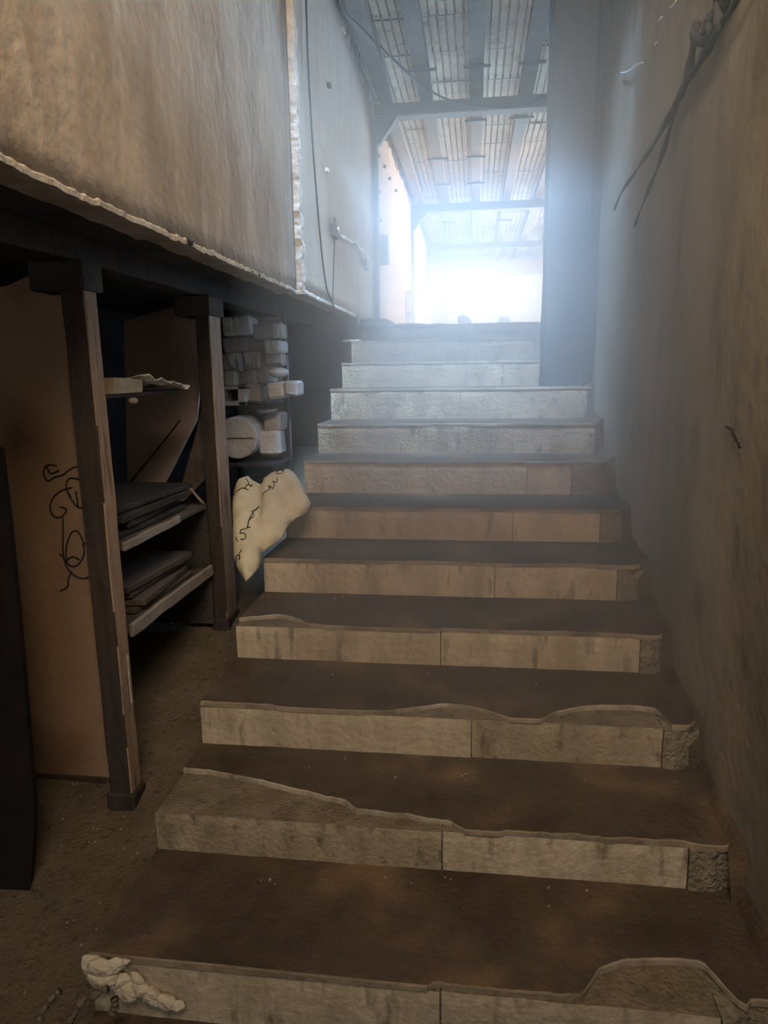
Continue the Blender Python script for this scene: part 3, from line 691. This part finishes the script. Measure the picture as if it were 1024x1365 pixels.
def sw(pts, r=.0028):
    t = tube('handwriting', [onbag(x, y, puff(x, y)+.002) for x, y in [(p.x, p.y) for p in spline([Vector((a, b, 0)) for a, b in pts], 4)]], r, 'ink', sk, seg=4)
# "15" and the run of script up the sack
for s in ([(317, 727), (319, 733)], [(324, 719), (323, 724), (327, 723), (331, 727), (328, 731), (323, 731)], [(324, 719), (330, 717)],
          [(331, 717), (337, 716)], [(333, 716), (334, 708), (337, 699), (341, 691), (346, 684)], [(336, 704), (340, 699)], [(341, 697), (338, 691)], [(340, 690), (344, 688), (347, 682)],
          [(350, 675), (354, 670), (358, 668)], [(358, 668), (362, 664), (360, 660), (365, 662), (368, 658), (366, 654), (371, 655), (372, 649)], [(362, 658), (366, 664)],
          [(371, 643), (377, 644), (380, 640), (374, 637), (371, 641)], [(373, 634), (376, 631), (380, 634), (377, 638)], [(370, 638), (378, 636)],
          [(313, 667), (319, 666), (325, 664), (330, 663), (333, 659), (338, 660)], [(330, 650), (333, 654), (336, 660), (339, 655)], [(327, 664), (334, 665)],
          [(316, 754), (318, 749), (322, 751), (321, 756)], [(321, 748), (325, 745)]): sw(s)

# ---------------------------------------------------------------- rags hanging along the right wall
rp = empty('hanging_rope'); tag(rp, 'sooty frayed rope slanting down the right wall', 'rope')
XR_ = XW-.03
def V(px, py, o=0): return ray(px, py, 0, XR_-o)
tube('strand', spline([V(985, -40), V(968, 0), V(950, 28), V(938, 48), V(926, 58), V(918, 95), V(908, 125), V(895, 150), V(870, 195), V(848, 228), V(828, 258), V(818, 282)]), lambda t: .016*(1-t)**.6+.0025+.003*math.sin(t*60), 'hemp', rp)
tube('strand', spline([V(965, -30, .02), V(955, 5, .02), V(958, 35, .02), V(945, 62, .02), V(932, 85, .02), V(915, 110, .02), V(900, 142, .01), V(892, 175), V(880, 215), V(866, 250), V(852, 285), V(845, 305)]), lambda t: .013*(1-t)**.6+.002+.003*math.sin(t*48), 'hemp', rp)
tube('knot', spline([V(930, 30, .01), V(926, 48, .02), V(936, 56, .02), V(948, 46, .02), V(944, 30, .03), V(952, 18, .02)]), .016, 'hemp', rp)
tube('strand', spline([V(1000, -40, .01), V(985, -5, .01), V(970, 20, .01), V(952, 45, .015)]), .010, 'hemp', rp)
fin(rp, V(940, 50))
WB = [([(828, 97), (835, 96), (842, 92), (848, 87), (857, 83)], 'longest pale cobweb thread on the right wall'), ([(878, 28), (881, 25), (882, 22)], 'tiny pale cobweb tuft near the top of the right wall'), ([(893, 10), (898, 6), (901, 1)], 'small pale cobweb thread beside the rope at the top'), ([(873, 60), (875, 56)], 'tiny pale cobweb speck midway above the longest thread')]
for s, lab in WB:
    tag(tube('cobweb', spline([V(a, b, -.012) for a, b in s]), .003, 'web'), lab, 'cobweb', 'cobwebs on the right wall')
for s in ([(968, 569), (974, 572), (978, 579), (982, 588)], [(984, 590), (986, 597)]):
    o = tube('plaster_crack', spline([V(a, b, -.022) for a, b in s]), .004, 'ink', bpy.data.objects['wall_right'])
# loose grit on the left ramp and lower steps
random.seed(3)
bm = bmesh.new()
for i in range(420):
    if i < 330:
        x = random.uniform(-1.9, -1.03); y = random.uniform(.1, 2.6); z = rampz(y)
    else:
        k = random.randint(1, 6); x = random.uniform(-.98, .7); y = random.uniform(YK[k]+.25, YK[k+1]-.02); z = ZK[k]
    s = random.uniform(.002, .006)
    bmesh.ops.create_icosphere(bm, subdivisions=1, radius=s, matrix=Matrix.Translation((x, y, z+s*.4)))
me = bpy.data.meshes.new('grit'); bm.to_mesh(me); bm.free(); o = link('grit', me, 'rim'); tag(o, 'loose grit scattered over the ramp and steps', 'grit', kind='stuff')
# broken mortar ridges along the foot of the steps at the bottom left
for n_, s in enumerate(([(52, 1362), (62, 1340), (78, 1322)], [(88, 1368), (104, 1345), (112, 1332), (128, 1326), (142, 1318)], [(150, 1350), (160, 1342), (158, 1332)])):
    P = []
    for a, b in s:
        q = ray(a, b, 1, .36 if n_ else .3); q.x = min(q.x, -.9); P.append(Vector((q.x, q.y, q.z)))
    tag(tube('mortar_ridge', spline(P), lambda t: .008+.004*math.sin(t*20), 'ledge'), ['leftmost broken mortar ridge at the bottom of the ramp', 'middle broken mortar ridge below the crumbled corner', 'shortest broken mortar ridge in front of the lowest step'][n_], 'mortar', 'mortar ridges by the lowest step')

# ---------------------------------------------------------------- scattering volume added over the stairs to stand in for lens glare
hz = box('glare_veil', (-.72, 1.0, .0), (XW-.02, 7.7, 2.75), None, bev=0)
hm = bpy.data.materials.new('lens glare volume'); hm.use_nodes = True; nt = hm.node_tree; nt.nodes.remove(nt.nodes['Principled BSDF'])
vsn = nt.nodes.new('ShaderNodeVolumeScatter'); vsn.inputs['Color'].default_value = (.68, .86, 1, 1); vsn.inputs['Density'].default_value = .47; vsn.inputs['Anisotropy'].default_value = .50
nt.links.new(vsn.outputs[0], nt.nodes['Material Output'].inputs['Volume']); hz.data.materials.append(hm)
tag(hz, 'bluish scattering volume added for the lens glare around the far opening', 'glare_veil', kind='stuff')
